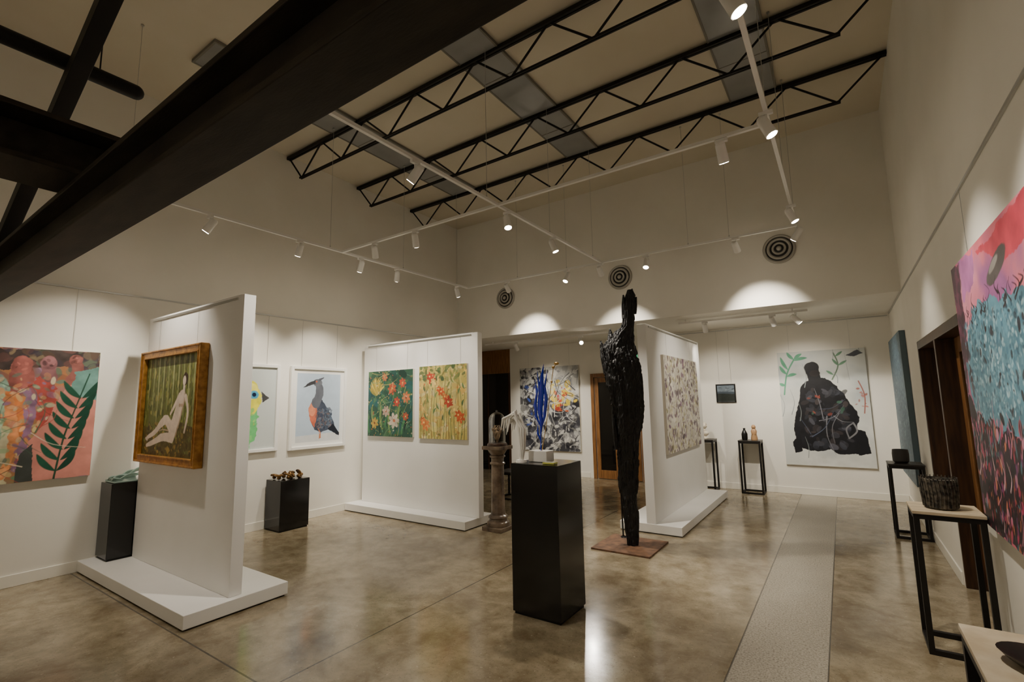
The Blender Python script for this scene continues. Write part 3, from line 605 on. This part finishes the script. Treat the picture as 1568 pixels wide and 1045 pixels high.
sec=[(.018,-.045,.065,.05),(.12,-.055,.075,.06),(.28,-.07,.085,.07),(.645,-.1,.09,.08),(1.01,-.125,.12,.1),(1.38,-.14,.18,.12),(1.74,-.185,.2,.13),(1.95,-.21,.185,.12),(2.12,-.235,.165,.11),(2.22,-.235,.155,.09),(2.28,-.17,.15,.08),(2.35,-.11,.15,.07),(2.41,-.05,.15,.065),(2.44,.0,.155,.06),(2.50,.015,.165,.06),(2.60,.035,.165,.055),(2.70,.03,.19,.05),(2.76,.05,.18,.04),(2.82,.075,.19,.035),(2.89,.1,.155,.02)]
def charred(secz,seed,name,nr=130,nt=64,amp=.36):
    Z=np.array([s[0] for s in secz]);m=MB();R=[];zz=np.linspace(Z[0],Z[-1],nr)
    rg=np.random.RandomState(seed);ph=rg.rand(8)*6.28
    cols=rg.uniform(-.08,.08,nt)
    TT,ZZ=np.meshgrid(np.linspace(0,1,nt,endpoint=False),zz)
    chip=(noise2(TT,ZZ,14,6,seed*3+1,3)-.5)*amp
    q=noise2(TT,ZZ,9,3,seed*5+2,2);chip-=np.where(q>.62,.1,0)
    for i,z in enumerate(zz):
        l,r,d=[np.interp(z,Z,[s[k] for s in secz]) for k in(1,2,3)]
        c=(l+r)/2;w=(r-l)/2;row=[]
        for k in range(nt):
            t=2*math.pi*k/nt
            f=1.02+cols[k]+chip[i,k]+.04*math.sin(5*t+ph[0]+1.1*z)+rg.uniform(-.025,.025)
            p=Ld*(c+w*f*math.cos(t))+Dd*(d*f*math.sin(t)+.03*math.sin(z*3))
            row.append(m.bm.verts.new((p.x,p.y,z+rg.uniform(-.004,.004) if 0<i<nr-1 else z)))
        R.append(row)
    for i in range(nr-1):
        for k in range(nt): m.bm.faces.new((R[i][k],R[i][(k+1)%nt],R[i+1][(k+1)%nt],R[i+1][k]))
    m.bm.faces.new(R[0][::-1]);m.bm.faces.new(R[-1]);return m.done(name,M_char,g,False)
charred(sec,3,'trunk')
def spl(name,seed,z0,z1,s0,s1,w,d=.035):
    zs=np.linspace(z0,z1,5);ws=[w,w,w*.9,w*.65,.008]
    charred([(z,s0+(s1-s0)*i/4-ws[i],s0+(s1-s0)*i/4+ws[i],d*ws[i]/w+.003) for i,z in enumerate(zs)],seed,name,36,22,.25)
spl('split_branch_1',5,1.9,2.29,-.18,-.24,.045,.05)
spl('split_branch_2',8,2.05,2.43,-.11,-.13,.05,.05)
spl('split_branch_3',10,2.15,2.40,-.05,-.07,.04,.04)
spl('split_tip_1',9,2.55,2.83,.05,.045,.03)
spl('split_tip_2',11,2.6,2.9,.145,.15,.035)
spl('split_tip_3',13,2.6,2.80,.165,.195,.022)
spl('edge_splinter_1',14,1.45,1.9,.16,.2,.035)
spl('edge_splinter_2',15,1.05,1.5,-.11,-.15,.03)
spl('splintered_foot_1',7,.75,.1,-.07,-.085,.045)
spl('splintered_foot_2',17,.5,.06,.04,.075,.035)
# ------------------------------------------------------------------ marble column with glass dome
M_marb=noisy(newmat('brown_marble',rough=.2),(78,64,54),(138,120,102),7,8,0)
g=empty('marble_pedestal_column',(-3.75,5.13,0))
m=MB();m.box(-.15,.15,-.15,.15,0,.05);m.box(-.145,.145,-.145,.145,1.0,1.045);m.done('square_slabs',M_marb,g,bevel=.006)
m=MB();m.lathe([(.14,.05),(.145,.075),(.14,.1),(.115,.115),(.11,.14),(.125,.155),(.12,.175),(.095,.19),(.09,.22),(.085,.5),(.08,.78),(.08,.80),(.098,.815),(.098,.83),(.08,.845),(.08,.89),(.1,.905),(.1,.92),(.085,.93),(.11,.97),(.13,1.0)],n=40);m.done('turned_shaft',M_marb,g,True)
M_glass=newmat('clear_glass',(250,252,252),0.02,Transmission_Weight=1.,IOR=1.15)
M_glass.node_tree.nodes['Principled BSDF'].inputs['Alpha'].default_value=.4
M_bone=noisy(newmat('bone_white',rough=.5),(196,184,160),(228,220,204),20,4,.1,80)
M_shell=noisy(newmat('brown_shell',rough=.5),(110,90,70),(190,166,136),20,4,.1,80)
M_dark=newmat('dark_bronze',(44,34,26),.4,.5)
g=empty('glass_cloche_display',(-3.75,5.13,1.047))
m=MB();m.lathe([(.13,0),(.13,.02),(.118,.035)],n=36);m.done('turned_base',M_dtimber,g,True)
m=MB();pr=[(.108,.036),(.108,.32)]+[(.108*math.cos(a),.32+.11*math.sin(a)) for a in np.linspace(.1,1.5,9)]
m.lathe(pr,n=40);o=m.done('glass_dome',M_glass,g,True)
m=MB();m.torus((0,0,.04),.108,.006);m.blob((0,0,.44),.014);m.done('rim_and_knob',M_glass,g,True)
m=MB();rg=random.Random(5)
for k in range(7):
    a=k*.9;m.tube([(0,0,.04),(.03*math.cos(a),.03*math.sin(a),.12),(.055*math.cos(a+.5),.055*math.sin(a+.5),.2),(.03*math.cos(a+1.4),.03*math.sin(a+1.4),.26)],[.006,.009,.007,.003])
    m.blob((.055*math.cos(a+.5),.055*math.sin(a+.5),.21),(.016,.013,.018))
m.blob((0,0,.15),(.03,.026,.04));m.done('coral_specimen',M_shell,g,True)
# ------------------------------------------------------------------ objects on central plinth
M_cob=newmat('cobalt_blue_glass',(20,44,205),.12,spec=.7,Transmission_Weight=.2)
g=empty('blue_glass_flame_sculpture',(-2.06,3.42,1.122))
B('white_base_block',M_white,(-.085,.085,-.06,.06,0,.085),parent=g,bevel=.003)
def blade(m,pts,ws,th=.012,side=Vector((.85,.53,0))):
    pts=[Vector(p) for p in pts];R=[];dd=Vector((-side.y,side.x,0))
    for p,w in zip(pts,ws):
        R.append([m.bm.verts.new(p+side*w*math.cos(a)+dd*th*min(1,w/.012)*math.sin(a)) for a in [2*math.pi*k/10 for k in range(10)]])
    for i in range(len(R)-1):
        for k in range(10): m.bm.faces.new((R[i][k],R[i][(k+1)%10],R[i+1][(k+1)%10],R[i+1][k]))
    m.bm.faces.new(R[0][::-1]);m.bm.faces.new(R[-1])
m=MB()
blade(m,[(0,0,.085),(.0,0,.2),(.01,.0,.3),(.0,.0,.42),(.01,.01,.55),(.02,.01,.68),(.035,.02,.79)],[.004,.005,.012,.022,.024,.014,.001])
blade(m,[(.01,0,.26),(.03,.02,.36),(.045,.03,.5),(.035,.025,.6),(.055,.04,.73)],[.004,.012,.014,.01,.001])
blade(m,[(0,0,.28),(-.025,-.02,.36),(-.032,-.02,.46),(-.015,-.012,.56),(-.03,-.02,.66)],[.004,.011,.013,.008,.001])
blade(m,[(.0,0,.16),(-.02,-.01,.22),(-.018,-.01,.3)],[.003,.009,.001])
blade(m,[(.0,0,.5),(.0,0,.6),(-.015,-.01,.74)],[.01,.01,.001])
m.done('blue_blades',M_cob,g,True)
m=MB();m.tube([(.01,0,.085),(.05,.03,.35),(.08,.05,.6),(.1,.065,.75),(.125,.075,.79)],.003)
m.blob((.125,.075,.79),(.024,.012,.012));m.blob((.1,.065,.76),(.014,.01,.012));m.blob((.085,.055,.64),(.01,.008,.012));m.done('brass_stem',newmat('brass',(196,160,96),.3,.8),g,True)
g=empty('white_coral_sculpture',(-2.165,3.285,1.122))
m=MB();m.cyl((0,0,0),(0,0,.02),.045,.04,n=24)
rg=random.Random(3)
for k in range(10):
    a=.63*k;h=.34+.07*rg.random();dx=-.05-.1*rg.random()
    base=(.012*math.cos(a),.012*math.sin(a),.015)
    m.tube([base,(.02*math.cos(a)+.015,.02*math.sin(a),.12),(.03*math.cos(a)+.01,.03*math.sin(a),h*.72),(dx*.4,.03*math.sin(a)-.01,h),(dx,.035*math.sin(a)-.02,h-.04),(dx-.02,.04*math.sin(a)-.02,h-.13)],[.006,.006,.009,.013,.01,.002])
m.done('coral_fronds',newmat('white_porcelain',(240,238,232),.35),g,True)
g=empty('yellow_label_card',(-1.91,3.3,1.122))
B('card',newmat('yellow_card',(196,196,90),.6),(-.05,.05,-.03,.03,0,.012),parent=g,bevel=.001);B('card_insert',M_white,(-.04,.04,-.022,.022,.012,.014),parent=g)
# ------------------------------------------------------------------ glass leaf on left plinth
M_gg=newmat('pale_cast_glass',(192,216,206),.12,spec=.6,Transmission_Weight=.4,IOR=1.3)
g=empty('cast_glass_wave_sculpture',(-6.265,1.975,.86))
m=MB()
for s in range(5):
    nx,ny=14,5;V=[]
    for i in range(nx):
        for j in range(ny):
            a=i/(nx-1);y=-.13+.26*a;x=-.13+.05*s+.03*j/(ny-1)+.015*math.sin(a*7+s);z=.02+.012*s*a+.035*abs(math.sin(a*5+s*1.3))*(j/(ny-1))+.06*a*(s%2)
            V.append(m.bm.verts.new((x,y,z)))
    for i in range(nx-1):
        for j in range(ny-1): m.bm.faces.new((V[i*ny+j],V[(i+1)*ny+j],V[(i+1)*ny+j+1],V[i*ny+j+1]))
o=m.done('glass_folds',M_gg,g,True);sm=o.modifiers.new('s','SOLIDIFY');sm.thickness=.01;
m=MB();m.box(-.13,.13,-.13,.13,0,.014);m.done('glass_base',M_gg,g,bevel=.004)
M_brz=noisy(newmat('polished_bronze',rough=.3,metal=.75),(60,40,22),(140,104,56),12,4)
g=empty('bronze_shell_forms',(-6.245,3.775,.642))
m=MB();rg=random.Random(11)
for k,(x,y) in enumerate(((-.1,-.14),(.03,-.15),(.1,-.06),(-.06,-.03),(.0,.05),(.11,.08),(-.1,.1),(.02,.15))):
    R=.034+.008*(k%3);rot=Matrix.Rotation(rg.uniform(-.9,.9),3,'X')@Matrix.Rotation(rg.uniform(-.9,.9),3,'Y')@Matrix.Rotation(rg.uniform(0,6),3,'Z')
    m.torus((x,y,.05+.008*(k%2)),R,.014,rot,22,8,.8);m.blob((x,y,.028),(.03,.024,.027),seg=12)
m.done('curled_shells',M_brz,g,True)
M_wov=noisy(newmat('woven_black_fibre',rough=.7),(24,22,20),(104,96,82),40,3,.4,80)
g=empty('woven_basket_vessel',(.47,4.25,.864))
m=MB();n=48
m.lathe([(.075,0),(.086,.01),(.09,.1),(.093,.185),(.084,.19),(.08,.1),(.07,.02)],n=n,fn=lambda k,z:1+.02*math.sin(k*math.pi/2)+.01*math.sin(z*120));m.done('woven_body',M_wov,g,True)
m=MB()
for k in range(30):
    a=2*math.pi*k/30;m.tube([(.088*math.cos(a),.088*math.sin(a),.01),(.095*math.cos(a+.05),.095*math.sin(a+.05),.1),(.096*math.cos(a-.03),.096*math.sin(a-.03),.2)],.0032,6)
m.done('stakes',M_wov,g)
g=empty('dark_clay_pot',(.5,7.25,.822));m=MB();m.lathe([(.06,0),(.078,.02),(.08,.1),(.074,.15),(.066,.15),(.07,.05),(.05,.03)],n=32);m.done('pot_body',newmat('dark_clay',(46,42,40),.5),g,True)
g=empty('black_bottle_vase',(-1.45,9.22,.882));m=MB();m.lathe([(.04,0),(.048,.02),(.05,.1),(.035,.14),(.018,.17),(.02,.2),(.014,.2),(.012,.17)],n=24);m.done('vase_body',M_bframe,g,True)
M_tan=newmat('tan_ceramic',(176,138,98),.4)
g=empty('tan_ceramic_figurine',(-1.3,9.22,.882));m=MB();m.lathe([(.05,0),(.055,.03),(.04,.1),(.05,.15),(.03,.19)],n=24);m.blob((0,-.01,.22),(.035,.035,.04));m.blob((.02,-.03,.13),(.02,.02,.05));m.blob((-.02,-.03,.13),(.02,.02,.05));m.blob((0,-.042,.215),(.008,.01,.01));m.done('figure',M_tan,g,True)
g=empty('white_marble_bust',(-2.1,9.2,.882));m=MB();m.lathe([(.05,0),(.055,.02),(.03,.04),(.028,.06)],n=24);m.blob((0,0,.1),(.07,.045,.05));m.tube([(0,0,.12),(0,0,.18)],[.03,.024]);m.blob((0,0,.23),(.04,.045,.055));m.blob((0,-.044,.225),(.008,.012,.014));m.blob((0,.02,.25),(.042,.04,.045));m.blob((-.04,0,.225),(.008,.012,.016));m.blob((.04,0,.225),(.008,.012,.016));m.done('bust',M_bone,g,True)
g=empty('dark_shell_dish',(.40,1.93,.864));m=MB();m.lathe([(.03,0),(.07,.006),(.09,.018),(.1,.03),(.09,.026),(.06,.014),(.02,.01)],n=36,fn=lambda k,z:1+.12*math.sin(k*math.pi/6)*(z/.03));m.done('dish',M_dark,g,True)
# ------------------------------------------------------------------ world + camera
w=bpy.data.worlds.new('world');S.world=w;w.use_nodes=True
w.node_tree.nodes['Background'].inputs[0].default_value=(.02,.02,.025,1);w.node_tree.nodes['Background'].inputs[1].default_value=.3
yw,pt,rl=[math.radians(a) for a in(34.209,7.279,1.075)]
F=Vector((-math.sin(yw)*math.cos(pt),math.cos(yw)*math.cos(pt),math.sin(pt)));R=Vector((math.cos(yw),math.sin(yw),0));U=R.cross(F)
R2=R*math.cos(rl)-U*math.sin(rl);U2=U*math.cos(rl)+R*math.sin(rl)
c=bpy.data.cameras.new('camera');c.sensor_width=36;c.lens=735.185/1568*36;c.clip_start=.05
co=bpy.data.objects.new('camera',c);COL.objects.link(co)
co.matrix_world=Matrix(((R2.x,U2.x,-F.x,0),(R2.y,U2.y,-F.y,0),(R2.z,U2.z,-F.z,1.6),(0,0,0,1)))
S.camera=co
